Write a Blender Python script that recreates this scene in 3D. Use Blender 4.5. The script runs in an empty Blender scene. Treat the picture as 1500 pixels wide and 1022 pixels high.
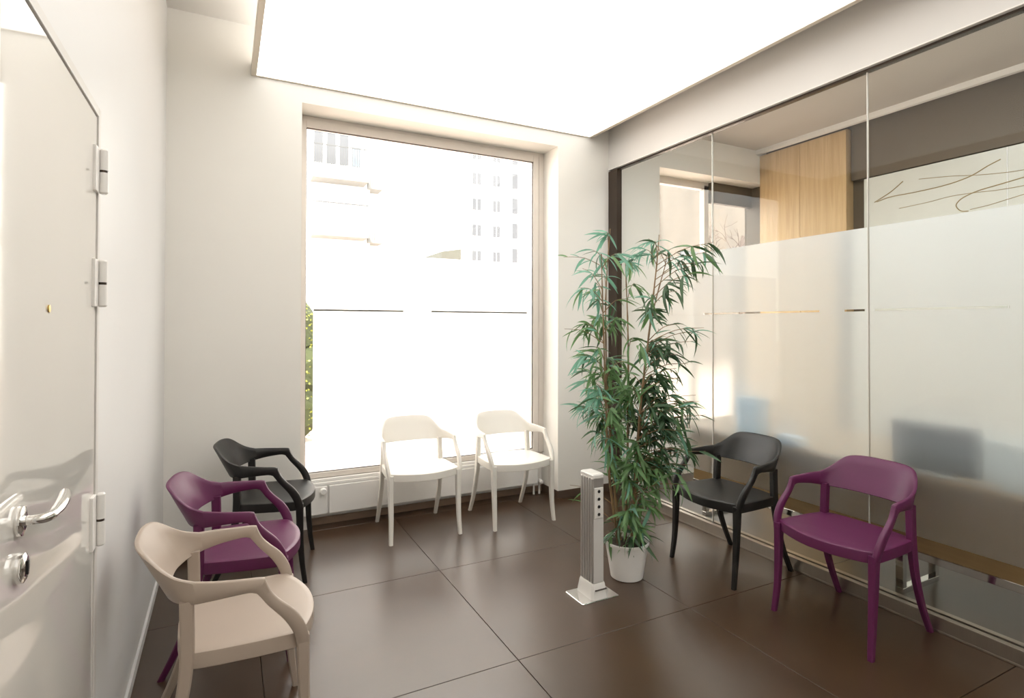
import bpy, bmesh, math, random
from mathutils import Vector, Matrix

random.seed(7)
scene = bpy.context.scene
COL = scene.collection
R = math.radians

# ------------------------------------------------------------------ camera
YAW, PITCH, ROLL = R(27.054), R(0.5975), R(0.1042)
fwd = Vector((math.sin(YAW)*math.cos(PITCH), math.cos(YAW)*math.cos(PITCH), math.sin(PITCH)))
rgt = Vector((math.cos(YAW), -math.sin(YAW), 0))
upv = rgt.cross(fwd)
rr = rgt*math.cos(ROLL) + upv*math.sin(ROLL)
uu = upv*math.cos(ROLL) - rgt*math.sin(ROLL)
cam = bpy.data.cameras.new('camera')
cam.sensor_width = 36
cam.lens = 824.33/1500*36
cam.shift_y = (467.9-511)/1500
cam.clip_start = 0.02
cam.clip_end = 500
camo = bpy.data.objects.new('camera', cam)
COL.objects.link(camo)
M = Matrix((rr, uu, -fwd)).transposed().to_4x4()
M.translation = Vector((0, 0, 1.45))
camo.matrix_world = M
scene.camera = camo

# ------------------------------------------------------------------ sky, sun, exposure
world = bpy.data.worlds.new('sky')
scene.world = world
world.use_nodes = True
bg = world.node_tree.nodes['Background']
bg.inputs['Color'].default_value = (0.965, 0.985, 1.0, 1)
bg.inputs['Strength'].default_value = 5.4

sun = bpy.data.lights.new('sun', 'SUN')
sun.energy = 16.0
sun.angle = R(1.0)
sun.color = (1.0, 0.98, 0.95)
suno = bpy.data.objects.new('sun', sun)
COL.objects.link(suno)
suno.location = (-5, -8, 20)
suno.rotation_euler = Vector((0.45, 0.75, -0.75)).to_track_quat('-Z', 'Y').to_euler()

vs = scene.view_settings
vs.view_transform = 'Standard'
vs.look = 'None'
vs.gamma = 1
vs.use_curve_mapping = False
vs.exposure = 0.33
PANEL_LIGHT = 1.35
OFFICE_FILL = 7.0

# ------------------------------------------------------------------ materials
MATS = {}


def mat(name, col, rough=0.5, metal=0.0, spec=0.5, noise=0.0, nscale=8.0, bump=0.0, bscale=60.0,
        rvar=0.0, stretch=None, coat=0.0, emis=None, estr=0.0):
    m = bpy.data.materials.new(name)
    m.use_nodes = True
    nt = m.node_tree
    b = nt.nodes['Principled BSDF']
    b.inputs['Base Color'].default_value = (*col, 1)
    b.inputs['Roughness'].default_value = rough
    b.inputs['Metallic'].default_value = metal
    b.inputs['Specular IOR Level'].default_value = spec
    b.inputs['Coat Weight'].default_value = coat
    if emis:
        b.inputs['Emission Color'].default_value = (*emis, 1)
        b.inputs['Emission Strength'].default_value = estr
    tc = nt.nodes.new('ShaderNodeTexCoord')
    mp = nt.nodes.new('ShaderNodeMapping')
    nt.links.new(tc.outputs['Object'], mp.inputs['Vector'])
    if stretch:
        mp.inputs['Scale'].default_value = stretch
    n = nt.nodes.new('ShaderNodeTexNoise')
    n.inputs['Scale'].default_value = nscale
    n.inputs['Detail'].default_value = 5
    nt.links.new(mp.outputs['Vector'], n.inputs['Vector'])
    if noise > 0:
        cr = nt.nodes.new('ShaderNodeValToRGB')
        cr.color_ramp.elements[0].position = 0.3
        cr.color_ramp.elements[1].position = 0.7
        cr.color_ramp.elements[0].color = (*[c*(1-noise) for c in col], 1)
        cr.color_ramp.elements[1].color = (*[min(1, c*(1+noise)) for c in col], 1)
        nt.links.new(n.outputs['Fac'], cr.inputs['Fac'])
        nt.links.new(cr.outputs['Color'], b.inputs['Base Color'])
    if rvar > 0:
        mr = nt.nodes.new('ShaderNodeMapRange')
        mr.inputs['To Min'].default_value = rough-rvar
        mr.inputs['To Max'].default_value = rough+rvar
        nt.links.new(n.outputs['Fac'], mr.inputs['Value'])
        nt.links.new(mr.outputs['Result'], b.inputs['Roughness'])
    if bump > 0:
        n2 = nt.nodes.new('ShaderNodeTexNoise')
        n2.inputs['Scale'].default_value = bscale
        n2.inputs['Detail'].default_value = 3
        nt.links.new(mp.outputs['Vector'], n2.inputs['Vector'])
        bp = nt.nodes.new('ShaderNodeBump')
        bp.inputs['Strength'].default_value = bump
        bp.inputs['Distance'].default_value = 0.002
        nt.links.new(n2.outputs['Fac'], bp.inputs['Height'])
        nt.links.new(bp.outputs['Normal'], b.inputs['Normal'])
    MATS[name] = m
    return m


def per_object_offset(m):
    nt = m.node_tree
    mp = [n for n in nt.nodes if n.type == 'MAPPING'][0]
    oi = nt.nodes.new('ShaderNodeObjectInfo')
    nt.links.new(oi.outputs['Location'], mp.inputs['Location'])


def glass_mat(name, tint, ior=1.5):
    m = bpy.data.materials.new(name)
    m.use_nodes = True
    nt = m.node_tree
    nt.nodes.clear()
    out = nt.nodes.new('ShaderNodeOutputMaterial')
    mix = nt.nodes.new('ShaderNodeMixShader')
    tr = nt.nodes.new('ShaderNodeBsdfTransparent')
    tr.inputs['Color'].default_value = (*tint, 1)
    gl = nt.nodes.new('ShaderNodeBsdfGlossy')
    gl.inputs['Roughness'].default_value = 0.0
    fr = nt.nodes.new('ShaderNodeFresnel')
    fr.inputs['IOR'].default_value = 1.5
    # both sides of the sheet count as an outside surface
    geo = nt.nodes.new('ShaderNodeNewGeometry')
    mx = nt.nodes.new('ShaderNodeMath')
    mx.operation = 'MULTIPLY_ADD'
    mx.inputs[1].default_value = (1/ior-ior)
    mx.inputs[2].default_value = ior
    nt.links.new(geo.outputs['Backfacing'], mx.inputs[0])
    nt.links.new(mx.outputs[0], fr.inputs['IOR'])
    nt.links.new(fr.outputs[0], mix.inputs[0])
    nt.links.new(tr.outputs[0], mix.inputs[1])
    nt.links.new(gl.outputs[0], mix.inputs[2])
    nt.links.new(mix.outputs[0], out.inputs[0])
    MATS[name] = m
    return m


def film_mat(name, refr, diff, rough, col):
    """etched / frosted adhesive film: scatters most light, lets near things show blurred"""
    m = bpy.data.materials.new(name)
    m.use_nodes = True
    nt = m.node_tree
    nt.nodes.clear()
    out = nt.nodes.new('ShaderNodeOutputMaterial')
    tl = nt.nodes.new('ShaderNodeBsdfTranslucent')
    tl.inputs['Color'].default_value = (*col, 1)
    df = nt.nodes.new('ShaderNodeBsdfDiffuse')
    df.inputs['Color'].default_value = (*col, 1)
    rf = nt.nodes.new('ShaderNodeBsdfRefraction')
    rf.inputs['Roughness'].default_value = rough
    rf.inputs['IOR'].default_value = 1.07
    rf.inputs['Color'].default_value = (0.97, 0.97, 0.95, 1)
    m1 = nt.nodes.new('ShaderNodeMixShader')
    m1.inputs[0].default_value = diff
    nt.links.new(tl.outputs[0], m1.inputs[1])
    nt.links.new(df.outputs[0], m1.inputs[2])
    m2 = nt.nodes.new('ShaderNodeMixShader')
    m2.inputs[0].default_value = refr
    nt.links.new(m1.outputs[0], m2.inputs[1])
    nt.links.new(rf.outputs[0], m2.inputs[2])
    nt.links.new(m2.outputs[0], out.inputs[0])
    MATS[name] = m
    return m


def leaf_mat(name, col, trans=0.25):
    m = mat(name, col, 0.45, noise=0.25, nscale=14)
    nt = m.node_tree
    b = nt.nodes['Principled BSDF']
    out = [n for n in nt.nodes if n.type == 'OUTPUT_MATERIAL'][0]
    tl = nt.nodes.new('ShaderNodeBsdfTranslucent')
    tl.inputs['Color'].default_value = (*[min(1, c*1.5) for c in col], 1)
    mx = nt.nodes.new('ShaderNodeMixShader')
    mx.inputs[0].default_value = trans
    nt.links.new(b.outputs[0], mx.inputs[1])
    nt.links.new(tl.outputs[0], mx.inputs[2])
    nt.links.new(mx.outputs[0], out.inputs[0])
    return m


def wood_mat(name, c1, c2, scale=(14, 14, 0.9)):
    m = mat(name, c1, 0.42)
    nt = m.node_tree
    b = nt.nodes['Principled BSDF']
    mp = [n for n in nt.nodes if n.type == 'MAPPING'][0]
    mp.inputs['Scale'].default_value = scale
    n = [n for n in nt.nodes if n.type == 'TEX_NOISE'][0]
    n.inputs['Scale'].default_value = 2.2
    n.inputs['Distortion'].default_value = 0.6
    cr = nt.nodes.new('ShaderNodeValToRGB')
    cr.color_ramp.elements[0].position = 0.35
    cr.color_ramp.elements[1].position = 0.68
    cr.color_ramp.elements[0].color = (*c1, 1)
    cr.color_ramp.elements[1].color = (*c2, 1)
    nt.links.new(n.outputs['Fac'], cr.inputs['Fac'])
    nt.links.new(cr.outputs['Color'], b.inputs['Base Color'])
    return m


mat('wall_paint', (0.88, 0.855, 0.80), 0.6, spec=0.3, noise=0.015, nscale=1.5, bump=0.05, bscale=120)
mat('bulkhead_dimmed', (0.71, 0.685, 0.65), 0.6, spec=0.3, noise=0.015, nscale=1.5)  # white paint darkened to imitate weaker light on the bulkhead
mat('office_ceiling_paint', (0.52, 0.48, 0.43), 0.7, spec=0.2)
mat('wall_paint_white', (0.745, 0.735, 0.72), 0.38, spec=0.4, noise=0.012, nscale=1.5, bump=0.05, bscale=90)
mat('ceiling_paint', (0.86, 0.825, 0.775), 0.7, spec=0.2, noise=0.01)
mat('tile', (0.051, 0.0265, 0.0125), 0.30, spec=0.8, noise=0.12, nscale=3.5)
per_object_offset(MATS['tile'])
mat('grout', (0.06, 0.040, 0.028), 0.8)
mat('skirting_lit', (0.26, 0.175, 0.12), 0.5, noise=0.1)  # skirting colour lightened to imitate the light it catches in the niche
mat('dark_strip', (0.10, 0.09, 0.075), 0.6)
mat('skirting_tile', (0.10, 0.066, 0.045), 0.45, noise=0.1)
mat('frame_metal', (0.72, 0.66, 0.60), 0.35, noise=0.03)
mat('gasket', (0.10, 0.08, 0.07), 0.6)
mat('radiator_white', (0.82, 0.80, 0.77), 0.35)
mat('radiator_shadow_gap', (0.35, 0.33, 0.31), 0.6)
mat('bronze', (0.050, 0.033, 0.022), 0.4, metal=0.3, noise=0.1)
mat('steel', (0.42, 0.37, 0.31), 0.38, metal=1.0, noise=0.04, stretch=(1, 40, 1))
mat('chrome', (0.78, 0.77, 0.75), 0.08, metal=1.0)
mat('lacquer', (0.83, 0.795, 0.735), 0.05, spec=0.6, coat=0.5, noise=0.008, nscale=2)
mat('door_frame_metal', (0.68, 0.65, 0.61), 0.35, noise=0.03)
mat('hinge_white', (0.86, 0.83, 0.79), 0.3)
mat('brass', (0.55, 0.38, 0.14), 0.3, metal=1.0)
mat('black_gap', (0.012, 0.01, 0.009), 0.6)
mat('panel_frame', (0.70, 0.62, 0.51), 0.4)
mat('plastic_white', (0.80, 0.765, 0.70), 0.38, noise=0.01, bump=0.03, bscale=400)
mat('plastic_beige', (0.42, 0.34, 0.275), 0.42, noise=0.015, bump=0.03, bscale=400)
mat('plastic_purple', (0.112, 0.0145, 0.068), 0.40, noise=0.03, bump=0.03, bscale=400)
mat('plastic_black', (0.013, 0.0115, 0.010), 0.42, noise=0.04, bump=0.03, bscale=400)
mat('aluminium', (0.66, 0.64, 0.61), 0.36, metal=0.85, stretch=(30, 30, 0.6), noise=0.05)
mat('grey_plastic', (0.60, 0.57, 0.53), 0.4)
mat('pale_plastic', (0.74, 0.71, 0.66), 0.35)
mat('pot_white', (0.82, 0.79, 0.75), 0.35, noise=0.01)
mat('soil', (0.045, 0.030, 0.018), 0.9, noise=0.4, nscale=30, bump=0.5)
mat('cane', (0.24, 0.15, 0.075), 0.5, noise=0.3, nscale=6, stretch=(6, 6, 1))
leaf_mat('leaf_teal', (0.17, 0.36, 0.26), 0.35)
leaf_mat('leaf_mid', (0.135, 0.25, 0.095))
leaf_mat('leaf_dark', (0.06, 0.12, 0.055), 0.22)
glass_mat('clear_glass', (0.975, 0.98, 0.965))
glass_mat('coated_glass', (0.97, 0.97, 0.955), 1.26)   # anti-reflective partition glass
film_mat('window_film', 0.0, 0.12, 0.3, (0.96, 0.95, 0.94))
film_mat('partition_film', 0.25, 0.13, 0.42, (0.92, 0.945, 0.97))
wood_mat('light_wood', (0.50, 0.335, 0.16), (0.60, 0.42, 0.215))
wood_mat('desk_wood', (0.30, 0.19, 0.085), (0.38, 0.25, 0.12), (0.9, 1.2, 14))
mat('dark_wall', (0.105, 0.078, 0.048), 0.55, noise=0.05)
mat('pale_panel', (0.60, 0.595, 0.53), 0.22, noise=0.02)
mat('line_brown', (0.30, 0.215, 0.09), 0.5)
mat('screen_dark', (0.055, 0.062, 0.062), 0.35)
mat('screen_pale', (0.58, 0.63, 0.63), 0.4)
mat('paper_blue', (0.52, 0.66, 0.80), 0.5)
mat('white_plain', (0.80, 0.79, 0.77), 0.4)
mat('pavement', (0.55, 0.43, 0.36), 0.8, noise=0.2, nscale=6)
mat('facade_white', (0.80, 0.78, 0.74), 0.8, noise=0.03)
mat('facade_slab', (0.165, 0.165, 0.155), 0.8, noise=0.05)
mat('far_window', (0.058, 0.058, 0.062), 0.3)
mat('far_window_blue', (0.085, 0.10, 0.12), 0.3)
mat('rail_grey', (0.045, 0.044, 0.042), 0.6)
mat('awning_brown', (0.065, 0.062, 0.048), 0.8)
mat('facade_beige_shaded', (0.075, 0.060, 0.046), 0.85, noise=0.3, nscale=0.7, stretch=(1, 1, 0.5))  # beige darkened in the colour to stand in for the facade's shade
mat('bark', (0.06, 0.04, 0.03), 0.8)
leaf_mat('hedge_leaf', (0.19, 0.19, 0.024), 0.35)
mat('hedge_core', (0.03, 0.036, 0.008), 0.9)
_m = bpy.data.materials.new('stretch_light')
_m.use_nodes = True
_b = _m.node_tree.nodes['Principled BSDF']
_b.inputs['Base Color'].default_value = (0.9, 0.88, 0.85, 1)
_b.inputs['Emission Color'].default_value = (1.0, 0.985, 0.96, 1)
_b.inputs['Emission Strength'].default_value = PANEL_LIGHT
MATS['stretch_light'] = _m
_m = bpy.data.materials.new('office_fill')
_m.use_nodes = True
_b = _m.node_tree.nodes['Principled BSDF']
_b.inputs['Emission Color'].default_value = (0.88, 0.95, 1.0, 1)
_b.inputs['Emission Strength'].default_value = OFFICE_FILL
MATS['office_fill'] = _m


# ------------------------------------------------------------------ helpers
def add_box(bm, x0, x1, y0, y1, z0, z1):
    vsx = [bm.verts.new((x, y, z)) for z in (z0, z1) for y in (y0, y1) for x in (x0, x1)]
    for f in ((0, 2, 3, 1), (4, 5, 7, 6), (0, 1, 5, 4), (2, 6, 7, 3), (0, 4, 6, 2), (1, 3, 7, 5)):
        bm.faces.new([vsx[i] for i in f])


def add_loft(bm, rings, cap=True, closed=True):
    """rings: list of equal-length lists of points"""
    vr = [[bm.verts.new(p) for p in r] for r in rings]
    n = len(vr[0])
    for a, b in zip(vr, vr[1:]):
        for i in range(n if closed else n-1):
            j = (i+1) % n
            bm.faces.new((a[i], a[j], b[j], b[i]))
    if cap:
        bm.faces.new(vr[0][::-1])
        bm.faces.new(vr[-1])
    return vr


def add_lathe(bm, prof, c=(0, 0, 0), n=32, axis='Z'):
    rings = []
    for r, h in prof:
        ring = []
        for i in range(n):
            a = 2*math.pi*i/n
            if axis == 'Z':
                p = (c[0]+r*math.cos(a), c[1]+r*math.sin(a), c[2]+h)
            elif axis == 'X':
                p = (c[0]+h, c[1]+r*math.cos(a), c[2]+r*math.sin(a))
            else:
                p = (c[0]+r*math.sin(a), c[1]+h, c[2]+r*math.cos(a))
            ring.append(p)
        rings.append(ring)
    add_loft(bm, rings)


def add_tube(bm, pts, radii, n=8):
    pts = [Vector(p) for p in pts]
    if not hasattr(radii, '__len__'):
        radii = [radii]*len(pts)
    rings = []
    prev = None
    for i, p in enumerate(pts):
        t = (pts[min(i+1, len(pts)-1)]-pts[max(i-1, 0)]).normalized()
        if prev is None:
            a = Vector((0, 0, 1)) if abs(t.z) < 0.9 else Vector((1, 0, 0))
            u = t.cross(a).normalized()
        else:
            u = (prev-t*prev.dot(t)).normalized()
        prev = u
        v = t.cross(u)
        rings.append([p+(u*math.cos(2*math.pi*k/n)+v*math.sin(2*math.pi*k/n))*radii[i] for k in range(n)])
    add_loft(bm, rings)


def rect_ring(c, hx, hy, ch):
    """chamfered rectangle in a horizontal plane"""
    x, y, z = c
    return [(x+a, y+b, z) for a, b in ((hx-ch, -hy), (hx, -hy+ch), (hx, hy-ch), (hx-ch, hy), (-hx+ch, hy), (-hx, hy-ch), (-hx, -hy+ch), (-hx+ch, -hy))]


def smooth_pts(pts, n):
    """catmull-rom resample of tuples"""
    pts = [Vector(p) if len(p) <= 4 else p for p in pts]
    out = []
    m = len(pts)
    for i in range(m-1):
        p0, p1, p2, p3 = pts[max(i-1, 0)], pts[i], pts[i+1], pts[min(i+2, m-1)]
        for k in range(n):
            t = k/n
            out.append(0.5*((2*p1)+(p2-p0)*t+(2*p0-5*p1+4*p2-p3)*t*t+(3*p1-p0-3*p2+p3)*t**3))
    out.append(pts[-1])
    return out


def obj(name, bm, material, parent=None, smooth=False, bevel=0.0, angle=35, recalc=True):
    if recalc:
        bmesh.ops.recalc_face_normals(bm, faces=bm.faces)
    me = bpy.data.meshes.new(name)
    bm.to_mesh(me)
    bm.free()
    me.materials.append(MATS[material])
    o = bpy.data.objects.new(name, me)
    COL.objects.link(o)
    if parent:
        o.parent = parent
    if smooth:
        for p in me.polygons:
            p.use_smooth = True
        me.set_sharp_from_angle(angle=R(angle))
    if bevel > 0:
        b = o.modifiers.new('bevel', 'BEVEL')
        b.width = bevel
        b.segments = 2
        b.limit_method = 'ANGLE'
        b.angle_limit = R(40)
    return o


def boxes(name, lst, material, parent=None, bevel=0.0):
    bm = bmesh.new()
    for b in lst:
        add_box(bm, *b)
    return obj(name, bm, material, parent, bevel=bevel)


def tag(o, label, cat, group=None):
    o['label'] = label
    o['category'] = cat
    if group:
        o['group'] = group
    return o


def struct(o, label=None, kind='structure'):
    o['kind'] = kind
    if label:
        o['label'] = label
    return o


def empty(name, loc=(0, 0, 0), rz=0.0):
    o = bpy.data.objects.new(name, None)
    COL.objects.link(o)
    o.location = loc
    o.rotation_euler = (0, 0, rz)
    o.empty_display_size = 0.1
    return o


def link_mesh(name, me, parent, loc=(0, 0, 0)):
    o = bpy.data.objects.new(name, me)
    COL.objects.link(o)
    o.parent = parent
    o.location = loc
    return o


# ------------------------------------------------------------------ room dimensions (metres)
XL, XR = -0.327, 3.018          # door wall, glass partition
YB, YN = 4.036, 4.31            # window wall face, back of the window niche
Y0 = -2.2                       # wall behind the viewer
ZC = 3.405
WX0, WX1, WZ1 = 0.459, 2.4954, 2.96   # niche opening
XO = 5.0                        # far side of the office
GT = 2.82                       # top of the glass
GX0, GX1 = XR+0.036, XR+0.048   # glass sheet

# ------------------------------------------------------------------ floor with tiles
floor = boxes('floor', [(XL-0.15, XO+0.2, Y0-0.12, YN+0.04, -0.14, -0.006)], 'grout')
struct(floor, 'brown tiled floor with thin dark joints')
TW, TH = 0.996, 1.0
TX, TY = 1.1437, 2.1737
tile_cache = {}
for i in range(-2, 5):
    for j in range(-5, 3):
        for zone in ((XL, XR+0.02), (XR+0.02, XO)):
            x0, x1 = max(TX+i*TW, zone[0]), min(TX+(i+1)*TW, zone[1])
            y0, y1 = max(TY+j*TH, Y0), min(TY+(j+1)*TH, YN-0.01)
            g = 0.0016
            if x1-x0 < 0.03 or y1-y0 < 0.03:
                continue
            w, d = round(x1-x0-2*g, 4), round(y1-y0-2*g, 4)
            if (w, d) not in tile_cache:
                bm = bmesh.new()
                c = 0.0012
                add_loft(bm, [[(-w/2, -d/2, -0.008), (w/2, -d/2, -0.008), (w/2, d/2, -0.008), (-w/2, d/2, -0.008)],
                              [(-w/2, -d/2, -c), (w/2, -d/2, -c), (w/2, d/2, -c), (-w/2, d/2, -c)],
                              [(-w/2+c, -d/2+c, 0), (w/2-c, -d/2+c, 0), (w/2-c, d/2-c, 0), (-w/2+c, d/2-c, 0)]])
                o = obj('floor_tile', bm, 'tile', floor)
                tile_cache[(w, d)] = o.data
            else:
                o = link_mesh('floor_tile', tile_cache[(w, d)], floor)
            o.location = ((x0+x1)/2, (y0+y1)/2, 0)

# ------------------------------------------------------------------ walls, ceiling
wb = boxes('wall_back', [(XL-0.12, WX0, YB, YN+0.04, 0, ZC), (WX1, XR+0.02, YB, YN+0.04, 0, ZC),
                         (WX0, WX1, YB, YN+0.04, WZ1, ZC), (WX0, WX1, YN, YN+0.04, 0, 0.36)], 'wall_paint')
struct(wb, 'cream painted wall with the deep window niche')
DY0, DY1, DZ = 1.14, 1.983, 2.067
wl = boxes('wall_left', [(XL-0.12, XL, Y0, DY0, 0, ZC), (XL-0.12, XL, DY1, YB, 0, ZC), (XL-0.12, XL, DY0, DY1, DZ, ZC)], 'wall_paint_white')
struct(wl, 'smooth white wall around the door')
wf = boxes('wall_front', [(XL-0.12, XO+0.2, Y0-0.12, Y0, 0, ZC)], 'wall_paint')
struct(wf)
ceil = boxes('ceiling', [(XL-0.12, XR+0.04, Y0-0.12, YN+0.04, ZC, ZC+0.2)], 'ceiling_paint')
struct(ceil, 'plain pale ceiling above the luminous panel')
bl = boxes('baseboard_left', [(XL, XL+0.010, DY1+0.01, YB, 0, 0.045)], 'wall_paint_white')
struct(bl)
bb = boxes('baseboard_back', [(WX1-0.008, XR, YB-0.009, YB, 0, 0.065), (XL+0.01, WX0+0.008, YB-0.009, YB, 0, 0.065),
                              (WX1-0.008, WX1, YB, YN-0.001, 0, 0.065), (WX0, WX0+0.008, YB, YN-0.001, 0, 0.065)], 'skirting_tile', bevel=0.001)
struct(bb, 'dark brown tile skirting')
ns = boxes('trim_1', [(WX0+0.009, WX1-0.009, YN-0.018, YN-0.001, 0, 0.05)], 'skirting_lit', bevel=0.002)
struct(ns, 'skirting strip under the radiator, coloured lighter as if lit')

# ------------------------------------------------------------------ window
win = empty('window_1', (0, 0, 0))
struct(win, 'large fixed window with frosted film in a pale frame')
FX0, FX1, FZ0, FZ1 = WX0, WX1, 0.345, 2.93
fy0, fy1 = 4.262, 4.318
boxes('window_frame', [(FX0, 0.516, fy0, fy1, FZ0, FZ1), (2.385, 2.437, fy0, fy1, FZ0, FZ1), (2.445, FX1, fy0+0.012, fy1, FZ0, WZ1),
                       (2.437, 2.445, fy0+0.024, fy1, FZ0, FZ1),
                       (0.516, 2.385, fy0, fy1, 2.873, FZ1), (0.516, 2.385, fy0, fy1, FZ0, 0.384),
                       (FX0, 2.445, fy0+0.012, fy1, FZ1, WZ1)], 'frame_metal', win, bevel=0.003)
boxes('gasket', [(0.516, 0.521, 4.280, 4.284, 0.384, 2.873), (2.380, 2.385, 4.272, 4.284, 0.384, 2.873),
                 (0.521, 2.380, 4.272, 4.284, 2.867, 2.873), (0.521, 2.380, 4.272, 4.284, 0.384, 0.390)], 'gasket', win)
pane = boxes('glass_pane', [(0.517, 2.384, 4.288, 4.298, 0.385, 2.872)], 'clear_glass', win)
fl, ft = 4.2995, 4.3005
boxes('frosted_film', [(0.574, 2.366, fl, ft, 1.566, 1.988), (0.574, 2.366, fl, ft, 0.437, 1.553),
                       (1.246, 1.469, fl, ft, 1.553, 1.566), (2.345, 2.366, fl, ft, 1.553, 1.566)], 'window_film', pane)
boxes('dark_strip', [(0.574, 1.244, fl, ft, 1.553, 1.566), (1.471, 2.343, fl, ft, 1.553, 1.566)], 'dark_strip', pane)
# outside sill
boxes('outer_sill', [(WX0, WX1, 4.319, 4.42, 0.33, 0.365)], 'pavement', win)

# ------------------------------------------------------------------ radiator under the window
rad = empty('radiator', (1.43, 4.24, 0.0))
tag(rad, 'long low white radiator under the window', 'radiator')
ox, oy = 1.43, 4.24
boxes('body', [(0.475-ox, 2.40-ox, 4.222-oy, 4.258-oy, 0.098, 0.300)], 'radiator_white', rad, bevel=0.004)
for k, (a, b) in enumerate(((0.475, 0.662), (0.676, 2.40))):
    boxes('front_panel', [(a-ox, b-ox, 4.204-oy, 4.222-oy, 0.098, 0.298)], 'radiator_white', rad, bevel=0.005)
boxes('top_grille', [(0.475-ox, 2.40-ox, 4.216-oy, 4.258-oy, 0.301, 0.322), (0.475-ox, 2.40-ox, 4.232-oy, 4.2615-oy, 0.323, 0.344)], 'radiator_white', rad, bevel=0.004)
bm = bmesh.new()
add_lathe(bm, [(0.012, 0), (0.012, -0.012), (0.023, -0.013), (0.023, -0.034), (0.019, -0.040), (0.006, -0.041)], (0.634-ox, 4.204-oy, 0.268), 20, 'Y')
obj('valve_knob', bm, 'radiator_white', rad, smooth=True)
for xx in (2.375, 2.43):
    bm = bmesh.new()
    add_tube(bm, [(xx-ox, 4.235-oy, 0.0), (xx-ox, 4.235-oy, 0.085), (xx-ox-0.01, 4.235-oy, 0.105)], 0.009, 10)
    obj('pipe', bm, 'radiator_white', rad, smooth=True)
bm = bmesh.new()
add_lathe(bm, [(0.012, 0), (0.018, -0.004), (0.018, -0.045), (0.012, -0.05)], (2.43-ox, 4.235-oy, 0.11), 16, 'Y')
obj('valve', bm, 'radiator_white', rad, smooth=True)
boxes('bracket', [(0.50-ox, 0.54-ox, 4.226-oy, 4.25-oy, 0.0, 0.098)], 'grey_plastic', rad)

# ------------------------------------------------------------------ luminous ceiling panel
lp = empty('ceiling_light', (1.49, 1.7, ZC))
tag(lp, 'huge white luminous stretch panel with thin beige edge below the ceiling', 'ceiling light')
px0, px1, py0, py1, pz = 0.1745, 2.8047, -2.05, 4.022, 3.083  # lengthened unseen behind the viewer to throw more light on the back wall
ox, oy, oz = 1.49, 1.7, ZC
fr = 0.030
fz0, fz1 = pz-0.004-oz, pz+0.075-oz
boxes('frame', [(px0-fr-ox, px0-ox, py0-fr-oy, py1+0.012-oy, fz0, fz1), (px1-ox, px1+fr-ox, py0-fr-oy, py1+0.012-oy, fz0, -0.001),  # right side raised to the ceiling to shield the bulkhead from panel light
                (px0-ox, px1-ox, py1-oy, py1+0.012-oy, fz0, fz1), (px0-ox, px1-ox, py0-fr-oy, py0-oy, fz0, fz1)], 'panel_frame', lp)
for hx in (px0-fr/2,):
    for hy_ in (py0+0.3, 1.0, py1-0.6):
        bm = bmesh.new()
        add_tube(bm, [(hx-ox, hy_-oy, fz1-0.002), (hx-ox, hy_-oy, -0.001)], 0.004, 8)
        obj('hanger', bm, 'chrome', lp, smooth=True)
boxes('diffuser', [(px0-ox, px1-ox, py0-oy, py1-oy, pz-oz, pz+0.004-oz)], 'stretch_light', lp)  # glow of the unseen top side added to brighten the ceiling corner

# ------------------------------------------------------------------ glass partition (right)
wr = boxes('wall_right', [(XR, XR+0.085, Y0, YB, GT, ZC)], 'bulkhead_dimmed')
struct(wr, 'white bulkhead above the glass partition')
boxes('reveal_bead', [(XR-0.004, XR, Y0, YB, GT, GT+0.006)], 'ceiling_paint', wr)
boxes('corner_post', [(XR-0.002, XR+0.052, 3.915, YB, 0, GT-0.0125)], 'bronze', wr, bevel=0.002)
boxes('top_track', [(XR+0.022, XR+0.060, Y0, YB, GT-0.012, GT)], 'bronze', wr)
boxes('base_channel', [(XR, XR+0.084, Y0, 3.914, 0.0, 0.012), (XR, XR+0.033, Y0, 3.914, 0.012, 0.075), (XR+0.052, XR+0.084, Y0, 3.914, 0.012, 0.075)], 'steel', wr, bevel=0.002)
seams = [3.913, 2.884, 1.808, 0.732, -0.344, -1.42, Y0]
gap = 0.0022
fx0, fx1 = GX1+0.0006, GX1+0.0022


def film_piece(lst, y0, y1, z0, z1, lo, hi):
    y0, y1 = max(y0, lo), min(y1, hi)
    if y1-y0 > 0.002:
        lst.append((fx0, fx1, y0, y1, z0, z1))


slots = [(2.092, 2.98), (1.831, 1.943), (1.205, 1.78), (0.05, 0.9), (-0.2, -0.08), (-1.3, -0.4)]
edges = []
prev = 4.0
for a, b in sorted(slots, reverse=True):
    edges.append((b, prev))
    prev = a
edges.append((Y0, prev))
for hi, lo in zip(seams, seams[1:]):
    a, b = lo+gap, hi-gap
    gp = boxes('glass_panel', [(GX0, GX1, a, b, 0.014, GT-0.013)], 'coated_glass', wr)
    fl_ = []
    film_piece(fl_, a, b, 1.541, 1.979, a, b)
    film_piece(fl_, a, b, 0.409, 1.530, a, b)
    for e0, e1 in edges:
        film_piece(fl_, e0, e1, 1.530, 1.541, a, b)
    bm = bmesh.new()
    for (_x, _x1, ya, yb_, za, zb_) in fl_:
        bm.faces.new([bm.verts.new(p) for p in ((fx0, ya, za), (fx0, ya, zb_), (fx0, yb_, zb_), (fx0, yb_, za))])
    obj('frosted_film', bm, 'partition_film', gp, recalc=False)
    boxes('joint_strip', [(GX0, GX1, hi-gap, hi+gap, 0.014, GT-0.013)], 'pale_plastic', wr) if hi < 3.9 else None

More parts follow.
